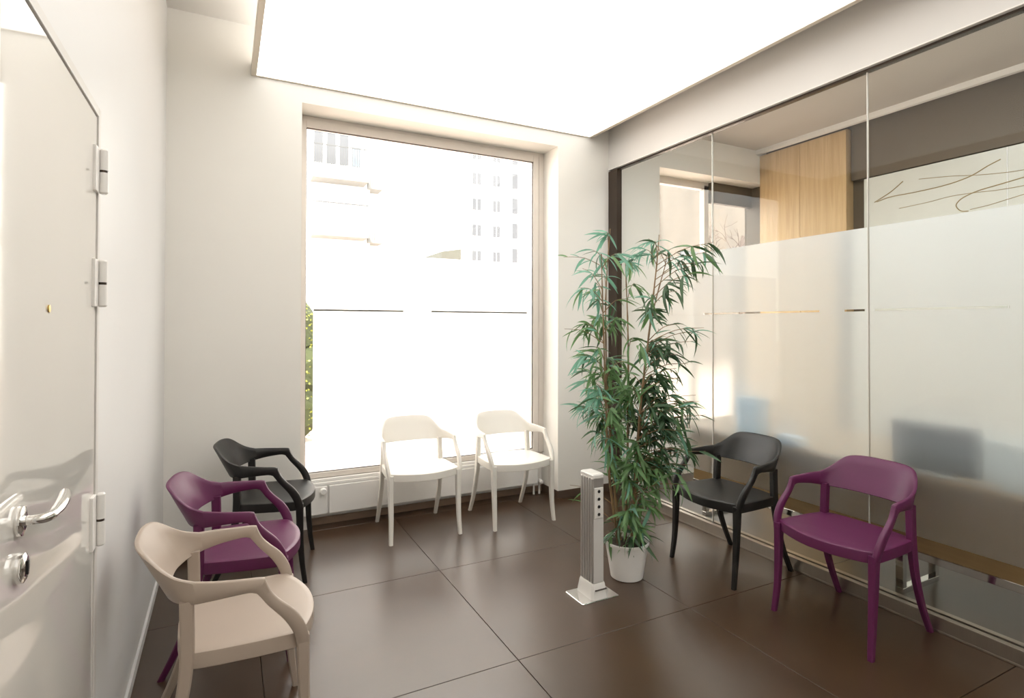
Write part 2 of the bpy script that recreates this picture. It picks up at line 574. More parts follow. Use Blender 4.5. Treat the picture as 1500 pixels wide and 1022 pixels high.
# ------------------------------------------------------------------ door in the left wall
door = empty('door_1', (XL, 0, 0))
struct(door, 'glossy cream security door with chrome lever')
boxes('frame', [(-0.06, 0.006, DY1-0.030, DY1, 0, DZ), (-0.06, 0.006, DY0, DY0+0.028, 0, DZ), (-0.06, 0.006, DY0+0.028, DY1-0.030, DZ-0.026, DZ)], 'door_frame_metal', door, bevel=0.002)
boxes('leaf', [(-0.05, 0.002, DY0+0.031, DY1-0.034, 0.006, DZ-0.030)], 'lacquer', door, bevel=0.002)
boxes('leaf_gap', [(-0.058, -0.051, DY0+0.029, DY1-0.031, 0.0, DZ-0.027)], 'black_gap', door)
for zt, zm, zb in ((1.947, 1.885, 1.821), (1.633, 1.567, 1.50), (0.975, 0.90, 0.827)):
    h = empty('hinge')
    h.parent = door
    h.location = (0.006, DY1-0.044, 0)
    boxes('leaf_plate', [(-0.006, 0.004, -0.042, 0.004, zb, zt)], 'hinge_white', h, bevel=0.002)
    bm = bmesh.new()
    add_lathe(bm, [(0.004, zm+0.003), (0.0115, zm+0.003), (0.0115, zt-0.004), (0.008, zt)], (0.012, 0.012, 0), 16)
    add_lathe(bm, [(0.008, zb), (0.0115, zb+0.004), (0.0115, zm-0.004), (0.004, zm-0.004)], (0.012, 0.012, 0), 16)
    obj('knuckle', bm, 'hinge_white', h, smooth=True)
    bm = bmesh.new()
    add_lathe(bm, [(0.0095, zm-0.006), (0.0095, zm+0.006)], (0.012, 0.012, 0), 14)
    obj('pin_ring', bm, 'bronze', h, smooth=True)
hy, hz = 1.293, 1.10
hd = empty('door_handle')
hd.parent = door
bm = bmesh.new()
add_lathe(bm, [(0.026, 0.002), (0.027, 0.005), (0.026, 0.010), (0.018, 0.0125), (0.012, 0.013)], (0, hy, hz), 28, 'X')
obj('rosette', bm, 'chrome', hd, smooth=True)
bm = bmesh.new()
pts = smooth_pts([(0.010, hy, hz), (0.028, hy, hz), (0.040, hy+0.004, hz), (0.046, hy+0.018, hz), (0.047, hy+0.050, hz), (0.046, hy+0.090, hz+0.001), (0.043, hy+0.125, hz+0.004), (0.039, hy+0.150, hz+0.008)], 5)
rad_ = [0.0092]*len(pts)
for i in range(len(pts)):
    t = i/(len(pts)-1)
    rad_[i] = 0.0088+0.0022*math.sin(min(1, max(0, (t-0.5)/0.5))*math.pi) if i < len(pts)-1 else 0.006
add_tube(bm, pts, rad_, 14)
obj('lever', bm, 'chrome', hd, smooth=True)
bm = bmesh.new()
add_lathe(bm, [(0.026, 0.002), (0.027, 0.006), (0.026, 0.013), (0.020, 0.016), (0.009, 0.0165)], (0, hy-0.004, 1.018), 28, 'X')
lk = obj('lock_cylinder', bm, 'chrome', door, smooth=True)
boxes('keyway', [(0.0166, 0.019, hy-0.0065, hy-0.0015, 1.006, 1.030)], 'black_gap', lk)
bm = bmesh.new()
add_lathe(bm, [(0.008, 0.002), (0.008, 0.005), (0.004, 0.006)], (0, 1.473, 1.483), 16, 'X')
obj('peephole', bm, 'brass', door, smooth=True)

# ------------------------------------------------------------------ office behind the glass
wo = boxes('wall_office', [(XR+0.0205, 3.606, YB, YN+0.04, 0, ZC), (3.606, XO+0.2, YB, YN+0.04, 2.93, ZC), (3.606, XO+0.2, YB+0.12, YN+0.04, 0, 0.40)], 'wall_paint')
struct(wo, 'cream wall around the neighbouring room window')
co = boxes('ceiling_office', [(XR+0.086, XO+0.2, Y0, YB, 3.27, 3.42)], 'office_ceiling_paint')
struct(co)
boxes('cornice', [(XO-0.10, XO-0.06, Y0, YB, 3.225, 3.27)], 'ceiling_paint', co)
wfar = boxes('wall_far', [(XO+0.06, XO+0.18, Y0, 3.12, 0, 3.27), (XO+0.06, XO+0.18, 3.12, YB+0.28, 0, 3.27)], 'dark_wall')
struct(wfar)
boxes('bulkhead', [(XO, XO+0.06, Y0, 3.10, 2.75, 3.27)], 'dark_wall', wfar)
pp = []
for a, b in ((Y0, 0.03), (0.036, 1.97), (1.976, 2.99)):
    o_ = boxes('pale_panel', [(XO, XO+0.03, a, b, 0.02, 2.74)], 'pale_panel', wfar, bevel=0.002)
    o_['label'] = 'pale panel with thin curved lines'
    pp.append(o_)
boxes('joint_strip', [(XO, XO+0.03, 0.0305, 0.0355, 0.02, 2.74), (XO, XO+0.03, 1.9705, 1.9755, 0.02, 2.74)], 'white_plain', wfar)
CURVES = [[(2.9, 2.52), (2.77, 2.58), (2.67, 2.65)],
          [(2.88, 2.52), (2.77, 2.54), (2.58, 2.54), (2.36, 2.55), (2.2, 2.58), (2.09, 2.63), (2.01, 2.66)],
          [(2.7, 2.43), (2.49, 2.44), (2.32, 2.455), (2.16, 2.45), (2.03, 2.44), (1.87, 2.44), (1.6, 2.45)],
          [(1.5, 2.56), (1.87, 2.5), (2.01, 2.48), (2.15, 2.46), (2.24, 2.43), (2.28, 2.4), (2.29, 2.37), (2.26, 2.33), (2.21, 2.32)],
          [(2.2, 2.33), (2.09, 2.34), (1.98, 2.36), (1.87, 2.38), (1.5, 2.45)],
          [(2.55, 2.64), (2.32, 2.61), (2.16, 2.58), (2.01, 2.56), (1.87, 2.55), (1.5, 2.54)]]
for k, c in enumerate(CURVES):
    bm = bmesh.new()
    add_tube(bm, smooth_pts([(XO-0.001, a, b) for a, b in c], 6), 0.0038 if k in (1, 3, 0) else 0.0024, 6)
    obj('curved_line', bm, 'line_brown', wfar, smooth=True)
ow = empty('window_2')
struct(ow, 'window of the neighbouring room')
boxes('window_frame', [(3.606, 3.66, 4.27, 4.33, 0.40, 2.90), (4.41, 4.47, 4.27, 4.33, 0.40, 2.90), (3.606, XO+0.06, 4.27, 4.33, 2.86, 2.93), (3.606, XO+0.06, 4.27, 4.33, 0.40, 0.46)], 'frame_metal', ow)
boxes('blind_box', [(4.47, XO+0.06, 4.22, 4.269, 2.72, 2.93)], 'dark_wall', ow)
for a, b in ((3.66, 4.41), (4.47, XO+0.06)):
    boxes('glass_pane', [(a, b, 4.295, 4.305, 0.46, 2.86)], 'clear_glass', ow)
wc = empty('wooden_cupboard', (XO-0.02, 3.56, 0))
tag(wc, 'tall light wood cupboard front reaching the ceiling behind the glass', 'cupboard')
boxes('carcass', [(-0.005, 0.079, -0.44, 0.474, 0.0, 3.222)], 'light_wood', wc)
boxes('door', [(-0.024, -0.006, -0.44, 0.015, 0.05, 3.215)], 'light_wood', wc, bevel=0.0015)
boxes('door', [(-0.024, -0.006, 0.018, 0.474, 0.05, 3.215)], 'light_wood', wc, bevel=0.0015)

# unseen light added under the office ceiling to brighten the frosted film
ol = empty('office_fill_light', (3.47, 0.9, 3.269))
tag(ol, 'added unseen light panel below the neighbouring room ceiling', 'lamp')
boxes('trim', [(-0.33, -0.30, -2.0, 2.0, -0.02, 0), (0.30, 0.33, -2.0, 2.0, -0.02, 0), (-0.30, 0.30, -2.0, -1.97, -0.02, 0), (-0.30, 0.30, 1.97, 2.0, -0.02, 0)], 'white_plain', ol)
boxes('diffuser', [(-0.30, 0.30, -1.97, 1.97, -0.012, -0.004)], 'office_fill', ol)

# desk
dk = empty('desk', (3.26, 1.9, 0))
tag(dk, 'long wooden desk with chrome legs behind the frosted glass', 'desk')
boxes('top', [(-0.17, 0.72, -1.4, 1.4, 0.690, 0.718)], 'desk_wood', dk, bevel=0.002)
boxes('front_panel', [(0.012, 0.032, -1.38, 1.38, 0.262, 0.690)], 'desk_wood', dk, bevel=0.002)
boxes('rail', [(0.004, 0.044, -1.38, 1.38, 0.222, 0.262)], 'chrome', dk, bevel=0.002)
for yy in (-1.30, -0.12, 1.28):
    boxes('leg', [(0.018, 0.052, yy-0.02, yy+0.02, 0.03, 0.222), (0.34, 0.374, yy-0.02, yy+0.02, 0.03, 0.69), (0.018, 0.374, yy-0.02, yy+0.02, 0.0, 0.03)], 'chrome', dk, bevel=0.002)


def monitor(name, y0, y1, z0, z1, m, label, kind):
    t = empty(name, (3.14, (y0+y1)/2, 0.718))
    tag(t, label, 'monitor')
    h = (y1-y0)/2
    boxes('housing', [(-0.04, 0.0, -h, h, z0-0.718, z1-0.718)], m, t, bevel=0.006)
    boxes('screen', [(0.001, 0.003, -h+0.012, h-0.012, z0-0.703, z1-0.73)], 'black_gap', t)
    boxes('stand', [(0.004, 0.05, -0.03, 0.03, 0.012, z0-0.718+0.06)], m, t)
    boxes('foot', [(-0.05, 0.12, -0.10, 0.10, 0.0, 0.012)], 'white_plain' if kind else m, t, bevel=0.003)
    return t


monitor('computer_monitor', 1.329, 1.715, 0.738, 0.972, 'screen_dark', 'dark grey monitor standing on the desk behind frosted glass', 1)
monitor('computer_monitor', 0.98, 1.318, 0.738, 0.930, 'screen_pale', 'pale grey monitor beside the dark monitor on the desk', 0)


def carton(name, label, cat, loc, sx, sy, sz, m, rz=0.0):
    t = empty(name, loc, rz)
    tag(t, label, cat)
    boxes('body', [(-sx/2, sx/2, -sy/2, sy/2, 0, sz*0.8)], m, t, bevel=0.003)
    boxes('lid', [(-sx/2-0.004, sx/2+0.004, -sy/2-0.004, sy/2+0.004, sz*0.8, sz)], m, t, bevel=0.003)
    return t


carton('paper_tray', 'pale blue box standing tall on the desk near the cupboard', 'box', (3.13, 2.607, 0.719), 0.07, 0.20, 0.26, 'paper_blue')
carton('tissue_box', 'small flat light blue box on the desk near the cupboard', 'box', (3.14, 2.316, 0.719), 0.09, 0.16, 0.052, 'paper_blue', R(4))


# ------------------------------------------------------------------ armchair
def sheet(bm, A, B, inn, th, ch=0.0035, rows=3):
    """A/B: lists of edge points, inn: list of unit inward normals; a bent board of thickness th"""
    rings = []
    for a, b, n, t in zip(A, B, inn, th):
        a, b = Vector(a), Vector(b)
        d = (a-b).normalized()
        ring = []
        L = (a-b).length
        # outer face bottom -> top
        for k in range(rows+1):
            f = k/rows
            p = b+d*(ch+(L-2*ch)*f)
            ring.append(p)
        ring.append(a+n*ch)
        ring.append(a+n*(t-ch))
        for k in range(rows+1):
            f = 1-k/rows
            p = b+d*(ch+(L-2*ch)*f)+n*t
            ring.append(p)
        ring.append(b+n*(t-ch))
        ring.append(b+n*ch)
        rings.append(ring)
    add_loft(bm, rings)


def build_chair(material):
    root = empty('armchair')
    # ---- backrest: bent shell, full width
    half = [(0.000, 0.180, 0.268, 0.766, 0.594), (0.060, 0.178, 0.266, 0.766, 0.594), (0.115, 0.170, 0.256, 0.763, 0.594), (0.152, 0.157, 0.239, 0.756, 0.595),
            (0.178, 0.144, 0.216, 0.740, 0.596), (0.202, 0.127, 0.182, 0.712, 0.598), (0.221, 0.108, 0.144, 0.688, 0.600), (0.236, 0.084, 0.096, 0.672, 0.604)]
    hs = smooth_pts([Vector((a, b, c)) for a, b, c, d, e in half], 3)
    hz_ = smooth_pts([Vector((d, e, 0)) for a, b, c, d, e in half], 3)
    st = []
    for p, q in zip(hs, hz_):
        st.append((p.x*1.0, p.y, p.z, q.x, q.y))
    full = [(-a, b, c, d, e) for a, b, c, d, e in st[:0:-1]]+st
    A, B, N, T = [], [], [], []
    for i, (x, yb, yt, zt, zb) in enumerate(full):
        s = 1.0+0.045*min(1, max(0, (zt-0.672)/0.08))
        A.append((x*s, yt, zt))
        B.append((x, yb, zb))
    for i in range(len(full)):
        p, q = Vector(A[max(i-1, 0)]), Vector(A[min(i+1, len(full)-1)])
        t = (q-p)
        t.z = 0
        t.normalize()
        n = Vector((t.y, -t.x, 0))
        c = Vector((0, -0.05, 0))-Vector((A[i][0], A[i][1], 0))
        if n.dot(c) < 0:
            n = -n
        N.append(n)
        T.append(0.015)
    bm = bmesh.new()
    sheet(bm, A, B, N, T, rows=4)
    obj('backrest', bm, material, root, smooth=True, angle=50)
    # ---- armrests with the post down to the front corner
    A0, B0, N0 = Vector(A[-1]), Vector(B[-1]), N[-1]
    Ayz = [(0.04, 0.668), (-0.03, 0.663), (-0.085, 0.660), (-0.103, 0.656), (-0.112, 0.632), (-0.126, 0.605), (-0.152, 0.576), (-0.190, 0.540), (-0.217, 0.500), (-0.233, 0.458), (-0.239, 0.415)]
    Byz = [(0.036, 0.612), (-0.02, 0.618), (-0.058, 0.620), (-0.080, 0.614), (-0.094, 0.596), (-0.109, 0.575), (-0.130, 0.551), (-0.158, 0.518), (-0.178, 0.486), (-0.192, 0.453), (-0.199, 0.415)]
    xs = [0.252, 0.261, 0.265, 0.266, 0.266, 0.267, 0.268, 0.268, 0.266, 0.262, 0.256]
    Ar = [A0]+[Vector((x, y, z)) for x, (y, z) in zip(xs, Ayz)]
    Br = [B0]+[Vector((x, y, z)) for x, (y, z) in zip(xs, Byz)]
    # resample smoothly except the sharp arm tip
    tip = 4
    def rs(P):
        return smooth_pts(P[:tip+1], 3)[:-1]+smooth_pts(P[tip:], 3)
    Ar2, Br2 = rs(Ar), rs(Br)
    for sgn in (1, -1):
        AA = [Vector((p.x*sgn, p.y, p.z)) for p in Ar2]
        BB = [Vector((p.x*sgn, p.y, p.z)) for p in Br2]
        NN, TT = [], []
        for i in range(len(AA)):
            t = i/8
            n = N0.lerp(Vector((-1, 0, 0)), min(1, t)).normalized()
            NN.append(Vector((n.x*sgn, n.y, n.z)))
            TT.append(0.015+0.006*min(1, i/(len(AA)*0.6)))
        bm = bmesh.new()
        sheet(bm, AA, BB, NN, TT, rows=2)
        obj('armrest', bm, material, root, smooth=True, angle=50)
    # ---- legs
    rear = smooth_pts([Vector(p) for p in ((0.2105, 0.112, 0.612), (0.213, 0.110, 0.53), (0.216, 0.110, 0.44), (0.219, 0.120, 0.34), (0.222, 0.143, 0.23), (0.222, 0.185, 0.12), (0.224, 0.243, 0.0))], 4)
    front = smooth_pts([Vector(p) for p in ((0.240, -0.218, 0.445), (0.239, -0.219, 0.40), (0.238, -0.222, 0.28), (0.238, -0.232, 0.13), (0.243, -0.250, 0.0))], 4)
    for path, w0, w1, d0, d1 in ((rear, 0.016, 0.0125, 0.020, 0.0135), (front, 0.0185, 0.0125, 0.020, 0.0125)):
        for sgn in (1, -1):
            bm = bmesh.new()
            rings = []
            for p in path:
                f = min(1, max(0, (0.45-p.z)/0.45))
                wx, wy = w0+(w1-w0)*f, d0+(d1-d0)*f
                rings.append(rect_ring((p.x*sgn, p.y, p.z), wx, wy, 0.005))
            add_loft(bm, rings)
            obj('leg', bm, material, root, smooth=True, angle=40)
    # ---- seat with rounded front and deep edge
    out = []
    n = 14
    for k in range(n+1):      # front bow from left to right
        u = -1+2*k/n
        x = 0.236*math.copysign(abs(u)**0.94, u)
        y = -0.215-0.066*max(0.0, math.cos(u*math.pi/2))**0.85
        out.append((x, y))
    side = [(0.245, -0.185), (0.243, -0.08), (0.237, 0.02), (0.229, 0.085)]
    back = []
    for k in range(9):
        a = k/8*math.pi/2
    rear_ = [(0.218, 0.112), (0.18, 0.131), (0.09, 0.143), (0.0, 0.146), (-0.09, 0.143), (-0.18, 0.131), (-0.218, 0.112)]
    out = out+side+rear_+[(-x, y) for x, y in side[::-1]]
    cx, cy = 0.0, -0.06

    def ring(sc, z, dish=0.0, drop=0.0):
        r = []
        for x, y in out:
            px, py = cx+(x-cx)*sc, cy+(y-cy)*sc
            # nearly flat seat, front lip rolling down a little
            zz = z-dish-drop*max(0, (-0.19-py)/0.09)**2
            r.append((px, py, zz))
        return r
    bm = bmesh.new()
    rings = [ring(0.90, 0.409, drop=0.003), ring(0.985, 0.406, drop=0.003), ring(0.998, 0.409, drop=0.003), ring(1.0, 0.4515, drop=0.005), ring(0.996, 0.4555, drop=0.005), ring(0.986, 0.457, drop=0.005),
             ring(0.90, 0.4565, 0.001, 0.002), ring(0.65, 0.456, 0.003), ring(0.35, 0.455, 0.004), ring(0.12, 0.455, 0.004)]
    add_loft(bm, rings)
    obj('seat', bm, material, root, smooth=True, angle=38)
    return root


def copy_tree(root, material):
    r = root.copy()
    COL.objects.link(r)
    for ch in list(root.children):
        c = ch.copy()
        COL.objects.link(c)
        c.parent = r
        c.material_slots[0].link = 'OBJECT'
        c.material_slots[0].material = MATS[material]
    return r


chair0 = build_chair('plastic_white')
SPOTS = [  # x, y, facing (degrees, 0 = towards the room from the window), material, label
    (1.232, 3.920, -1.0, 'plastic_white', 'white plastic armchair under the window, nearer the radiator knob'),
    (1.950, 3.855, 0.5, 'plastic_white', 'white plastic armchair under the window, nearer the bamboo'),
    (2.757, 2.456, -90.5, 'plastic_black', 'black plastic armchair against the frosted glass, next to the bamboo'),
    (2.755, 1.717, -90.5, 'plastic_purple', 'purple plastic armchair against the frosted glass partition'),
    (0.221, 3.658, 77.7, 'plastic_black', 'black plastic armchair in the wall corner beside the window'),
    (0.050, 2.896, 82.0, 'plastic_purple', 'purple plastic armchair between the beige and a black armchair'),
    (0.015, 2.190, 90.0, 'plastic_beige', 'beige plastic armchair standing next to the door'),
]
for i, (x, y, a, m, lab) in enumerate(SPOTS):
    o = chair0 if i == 0 else copy_tree(chair0, m)
    o.location = (x, y, 0)
    o.rotation_euler = (0, 0, R(a))
    tag(o, lab, 'armchair', 'plastic armchairs around the waiting room')

# ------------------------------------------------------------------ metal socket column
col = empty('socket_column', (1.776, 2.522, 0))
tag(col, 'short silver metal column with four black sockets on a chrome foot plate', 'column')
bm = bmesh.new()
c = 0.008
add_loft(bm, [rect_ring((0, 0, 0.0), 0.118, 0.086, c), rect_ring((0, 0, 0.005), 0.118, 0.086, c), rect_ring((0, 0, 0.007), 0.115, 0.083, c)])
obj('foot_plate', bm, 'chrome', col)
bm = bmesh.new()
add_loft(bm, [rect_ring((0, 0, 0.007), 0.052, 0.076, 0.012), rect_ring((0, 0, 0.03), 0.050, 0.074, 0.012), rect_ring((0, 0, 0.075), 0.043, 0.066, 0.010), rect_ring((0, 0, 0.085), 0.039, 0.062, 0.008)])
obj('collar', bm, 'pale_plastic', col, smooth=True)
boxes('collar_slot', [(-0.030, 0.044, -0.0735, -0.067, 0.050, 0.056)], 'gasket', col)
body = boxes('body', [(-0.035, 0.035, -0.058, 0.058, 0.085, 0.640)], 'aluminium', col, bevel=0.003)
for k in range(5):
    yy = -0.046+0.023*k
    boxes('rib', [(-0.0385, -0.035, yy-0.007, yy+0.007, 0.088, 0.636)], 'aluminium', body, bevel=0.001)
boxes('face_cover', [(-0.031, 0.031, -0.0605, -0.058, 0.088, 0.425)], 'grey_plastic', col)
fp = boxes('socket_plate', [(-0.027, 0.029, -0.063, -0.058, 0.428, 0.588)], 'pale_plastic', col, bevel=0.0015)
for k in range(4):
    bm = bmesh.new()
    add_lathe(bm, [(0.0085, -0.0002), (0.0085, -0.0025), (0.004, -0.003)], (0.0, -0.063, 0.448+0.0405*k), 14, 'Y')
    obj('socket', bm, 'black_gap', fp)
bm = bmesh.new()
add_loft(bm, [rect_ring((0, 0, 0.640), 0.0375, 0.0605, 0.005), rect_ring((0, 0, 0.655), 0.0375, 0.0605, 0.005), rect_ring((0, 0, 0.661), 0.032, 0.055, 0.005)])
obj('cap', bm, 'pale_plastic', col, smooth=True, angle=25)

# ------------------------------------------------------------------ potted bamboo
PX, PY = 2.085, 2.615
pl = empty('potted_bamboo', (PX, PY, 0))
tag(pl, 'tall leafy bamboo in a white round pot', 'plant')
bm = bmesh.new()
add_lathe(bm, [(0.010, 0.004), (0.086, 0.0), (0.092, 0.004), (0.122, 0.192), (0.128, 0.195), (0.129, 0.208), (0.126, 0.212), (0.120, 0.210), (0.117, 0.192), (0.112, 0.165), (0.02, 0.165)], (0, 0, 0), 40)
obj('pot', bm, 'pot_white', pl, smooth=True, angle=40)
bm = bmesh.new()
add_lathe(bm, [(0.113, 0.165), (0.113, 0.186), (0.08, 0.193), (0.03, 0.198), (0.004, 0.199)], (0, 0, 0), 28)
obj('soil', bm, 'soil', pl, smooth=True)

# canes: lateral axis of the plant's spread u (right) and v (towards the window)
RND = random.Random(11)
U = Vector((math.cos(YAW), -math.sin(YAW), 0))
V = Vector((math.sin(YAW), math.cos(YAW), 0))


def pv(u, z, v):
    return U*u+V*v+Vector((0, 0, z))


CANES = [
    [(-0.03, 0.18, 0.03), (-0.07, 0.6, 0.06), (-0.10, 1.1, 0.08), (-0.11, 1.6, 0.07), (-0.09, 2.02, 0.03)],
    [(-0.05, 0.18, -0.02), (-0.11, 0.6, -0.05), (-0.13, 1.0, -0.06), (-0.15, 1.4, -0.10), (-0.17, 1.85, -0.14)],
    [(0.00, 0.18, 0.04), (0.02, 0.6, 0.08), (0.03, 1.2, 0.10), (0.03, 1.5, 0.12), (0.02, 1.85, 0.14)],
    [(0.02, 0.18, -0.03), (0.04, 0.6, -0.05), (0.07, 1.0, -0.05), (0.12, 1.4, -0.04), (0.17, 1.8, -0.02), (0.19, 1.98, 0.0)],
    [(0.04, 0.18, 0.00), (0.06, 0.6, 0.02), (0.10, 1.1, 0.02), (0.16, 1.5, 0.05), (0.25, 1.82, 0.08)],
]
cane_pts = []
for c in CANES:
    P = smooth_pts([pv(*p) for p in c], 8)
    cane_pts.append(P)
    bm = bmesh.new()
    n = len(P)
    add_tube(bm, P, [0.0085*(1-0.72*i/(n-1)) + (0.0012 if i % 4 == 0 else 0) for i in range(n)], 8)
    obj('cane', bm, 'cane', pl, smooth=True)

# leaf meshes (lanceolate, folded along the midrib, drooping)
LEAF = {}


def leaf_mesh(kind, length, width, droop):
    bm = bmesh.new()
    seg = 5
    prevs = None
    for i in range(seg+1):
        t = i/seg
        w = width*(math.sin(math.pi*min(1, t*0.93+0.07))**0.8)*(1-0.35*t)
        if i == seg:
            w = 0.0004
        x = length*t*(1-0.12*droop*t)
        z = -droop*length*0.45*t*t
        row = [bm.verts.new((x, -w, z+w*0.45)), bm.verts.new((x, 0, z)), bm.verts.new((x, w, z+w*0.45))]
        if prevs:
            bm.faces.new((prevs[0], prevs[1], row[1], row[0]))
            bm.faces.new((prevs[1], prevs[2], row[2], row[1]))
        prevs = row
    me = bpy.data.meshes.new('leaf')
    bm.to_mesh(me)
    bm.free()
    for p in me.polygons:
        p.use_smooth = True
    me.materials.append(MATS[kind])
    return me


KINDS = ['leaf_teal', 'leaf_mid', 'leaf_dark']
for k in KINDS:
    LEAF[k] = [leaf_mesh(k, L, W, d) for L, W, d in ((0.13, 0.0112, 0.4), (0.16, 0.0120, 0.8), (0.11, 0.0100, 0.2), (0.15, 0.0115, 1.2))]

# clusters: u (m right of the pot axis), z (m), number of leaves, colour mix
CL = [
    (-0.11, 2.00, 9, 0), (-0.20, 1.89, 9, 0), (-0.06, 1.85, 8, 0), (-0.36, 1.86, 4, 0), (-0.29, 1.66, 9, 0), (-0.19, 1.70, 8, 0), (-0.11, 1.76, 7, 0), (-0.26, 1.78, 5, 0),
    (0.03, 1.84, 9, 0), (0.11, 1.90, 9, 0), (0.16, 1.98, 7, 0), (0.26, 1.90, 5, 2), (0.42, 1.90, 13, 2), (0.34, 1.84, 7, 0), (0.30, 1.73, 12, 2), (0.24, 1.64, 10, 2), (0.38, 1.80, 5, 2),
    (0.12, 1.63, 9, 2), (0.16, 1.55, 12, 2), (0.05, 1.70, 6, 1), (-0.15, 1.52, 13, 1), (-0.24, 1.47, 9, 1), (-0.05, 1.49, 12, 1), (-0.19, 1.60, 8, 0), (-0.36, 1.43, 6, 1), (-0.02, 1.60, 6, 1),
    (0.30, 1.46, 7, 2), (0.39, 1.42, 7, 2), (0.19, 1.37, 13, 2), (0.13, 1.30, 12, 2), (0.06, 1.38, 9, 1), (0.24, 1.30, 9, 2),
    (-0.26, 1.28, 10, 0), (-0.17, 1.21, 12, 1), (-0.08, 1.26, 10, 1), (-0.02, 1.18, 9, 1), (0.30, 1.20, 8, 2), (0.12, 1.15, 11, 2), (0.22, 1.14, 10, 2),
    (-0.16, 1.06, 12, 0), (-0.08, 1.08, 12, 1), (0.02, 1.06, 11, 1), (0.17, 1.02, 12, 2), (0.29, 1.01, 9, 2), (0.42, 1.01, 7, 2), (0.37, 1.06, 5, 2), (-0.24, 0.97, 12, 0),
    (-0.13, 0.94, 13, 1), (-0.03, 0.94, 12, 1), (0.09, 0.94, 13, 2), (0.21, 0.91, 12, 2), (0.33, 0.88, 8, 2), (0.14, 0.83, 12, 2), (0.27, 0.78, 11, 2), (-0.07, 0.83, 11, 1), (0.03, 0.80, 12, 1),
    (0.20, 0.72, 13, 1), (0.10, 0.70, 13, 1), (0.31, 0.69, 7, 2), (0.00, 0.68, 12, 1), (-0.08, 0.70, 8, 1), (0.15, 0.60, 12, 1), (0.04, 0.58, 12, 1), (-0.05, 0.55, 9, 1), (0.22, 0.55, 7, 1),
    (-0.32, 0.50, 4, 1), (-0.27, 0.42, 4, 1), (0.07, 0.47, 11, 1), (-0.03, 0.43, 10, 1), (0.13, 0.42, 7, 1), (-0.06, 0.32, 9, 2), (0.04, 0.33, 11, 1), (0.10, 0.28, 9, 2), (-0.02, 0.25, 9, 2), (0.07, 0.23, 6, 2), (-0.10, 0.27, 6, 1),
    (0.33, 0.98, 8, 2), (0.26, 0.86, 9, 2), (0.36, 0.74, 7, 2), (0.28, 0.62, 7, 1), (-0.18, 0.84, 8, 0), (0.40, 1.36, 6, 2), (0.46, 1.87, 7, 2),
    (0.00, 1.04, 9, 1), (0.08, 1.06, 8, 2), (-0.20, 1.12, 7, 0), (0.23, 1.06, 8, 2), (0.06, 0.86, 8, 2), (0.17, 0.66, 9, 1),
]
leaves = []
twigs = bmesh.new()
CL2 = []
for (u, z, n, kd) in CL:
    CL2.append((u, z, n, kd))
    if n > 6 and (z < 1.45 or RND.random() < 0.4):
        CL2.append((u+RND.uniform(-0.05, 0.05), z+RND.uniform(-0.06, 0.06), max(5, int(n*0.8)), kd))
    if n > 6 and z < 1.35:
        CL2.append((u+RND.uniform(-0.07, 0.07), z+RND.uniform(-0.07, 0.07), max(5, int(n*0.8)), kd))
for (u, z, n, kd) in CL2:
    v = RND.uniform(-0.16, 0.16) if u < 0.24 else RND.uniform(-0.26, 0.04)
    tip = pv(u, z, v)
    # nearest cane point somewhat lower than the cluster
    best = min((p for P in cane_pts for p in P if p.z < z+0.03), key=lambda p: (Vector((p.x, p.y, 0))-Vector((tip.x, tip.y, 0))).length+0.55*abs(p.z-(z-0.10)), default=cane_pts[0][0])
    mid = (best+tip)/2+Vector((0, 0, 0.03))
    tw = smooth_pts([best, mid, tip], 4)
    add_tube(twigs, tw, [0.0028-0.0016*i/(len(tw)-1) for i in range(len(tw))], 5)
    outd = Vector((tip.x-best.x, tip.y-best.y, 0))
    base_a = math.atan2(outd.y, outd.x) if outd.length > 0.03 else RND.uniform(0, 6.28)
    for k in range(n):
        f = RND.uniform(0.35, 1.0)
        p = tw[int(f*(len(tw)-1))]
        a = base_a+RND.gauss(0, 0.95)
        pitch = RND.uniform(-0.45, 1.0)
        roll = RND.uniform(-0.8, 0.8)
        r = RND.random()
        kind = KINDS[kd] if r < 0.72 else KINDS[RND.choice((0, 1, 2))]
        sc = RND.uniform(0.75, 1.12)
        leaves.append((p.copy(), a, pitch, roll, kind, RND.randrange(4), sc))
obj('twig', twigs, 'cane', pl, smooth=True)['kind'] = 'stuff'
RND.shuffle(leaves)
# keep tips off the window wall / glass and the floor
ok = []
for L in leaves:
    p, a, pitch, roll, kind, mi, sc = L
    tipp = p+Vector((math.cos(a)*math.cos(pitch), math.sin(a)*math.cos(pitch), -math.sin(pitch)-0.3))*0.14*sc
    w = tipp+Vector((PX, PY, 0))
    if w.x > XR-0.03 or w.z < 0.02:
        continue
    q0 = p+Vector((PX-1.776, PY-2.522, 0))
    q1 = tipp+Vector((PX-1.776, PY-2.522, 0))
    if any(abs(q.x) < 0.075 and abs(q.y) < 0.10 and q.z < 0.69 for q in (q0, q1, (q0+q1)/2)):
        continue
    # nothing pierces the pot wall
    if tipp.z < 0.22 and (Vector((tipp.x, tipp.y, 0)).length < 0.15):
        continue
    ok.append(L)
front_first = sorted(ok, key=lambda L: L[0].dot(V))
single, rest = front_first[:300], front_first[300:]
for p, a, pitch, roll, kind, mi, sc in single:
    o = bpy.data.objects.new('leaf', LEAF[kind][mi])
    COL.objects.link(o)
    o.parent = pl
    o.matrix_local = Matrix.Translation(p) @ Matrix.Rotation(a, 4, 'Z') @ Matrix.Rotation(pitch, 4, 'Y') @ Matrix.Rotation(roll, 4, 'X') @ Matrix.Scale(sc, 4)
bm = bmesh.new()
me = bpy.data.meshes.new('foliage')
fo = bpy.data.objects.new('foliage', me)
for k in KINDS:
    me.materials.append(MATS[k])
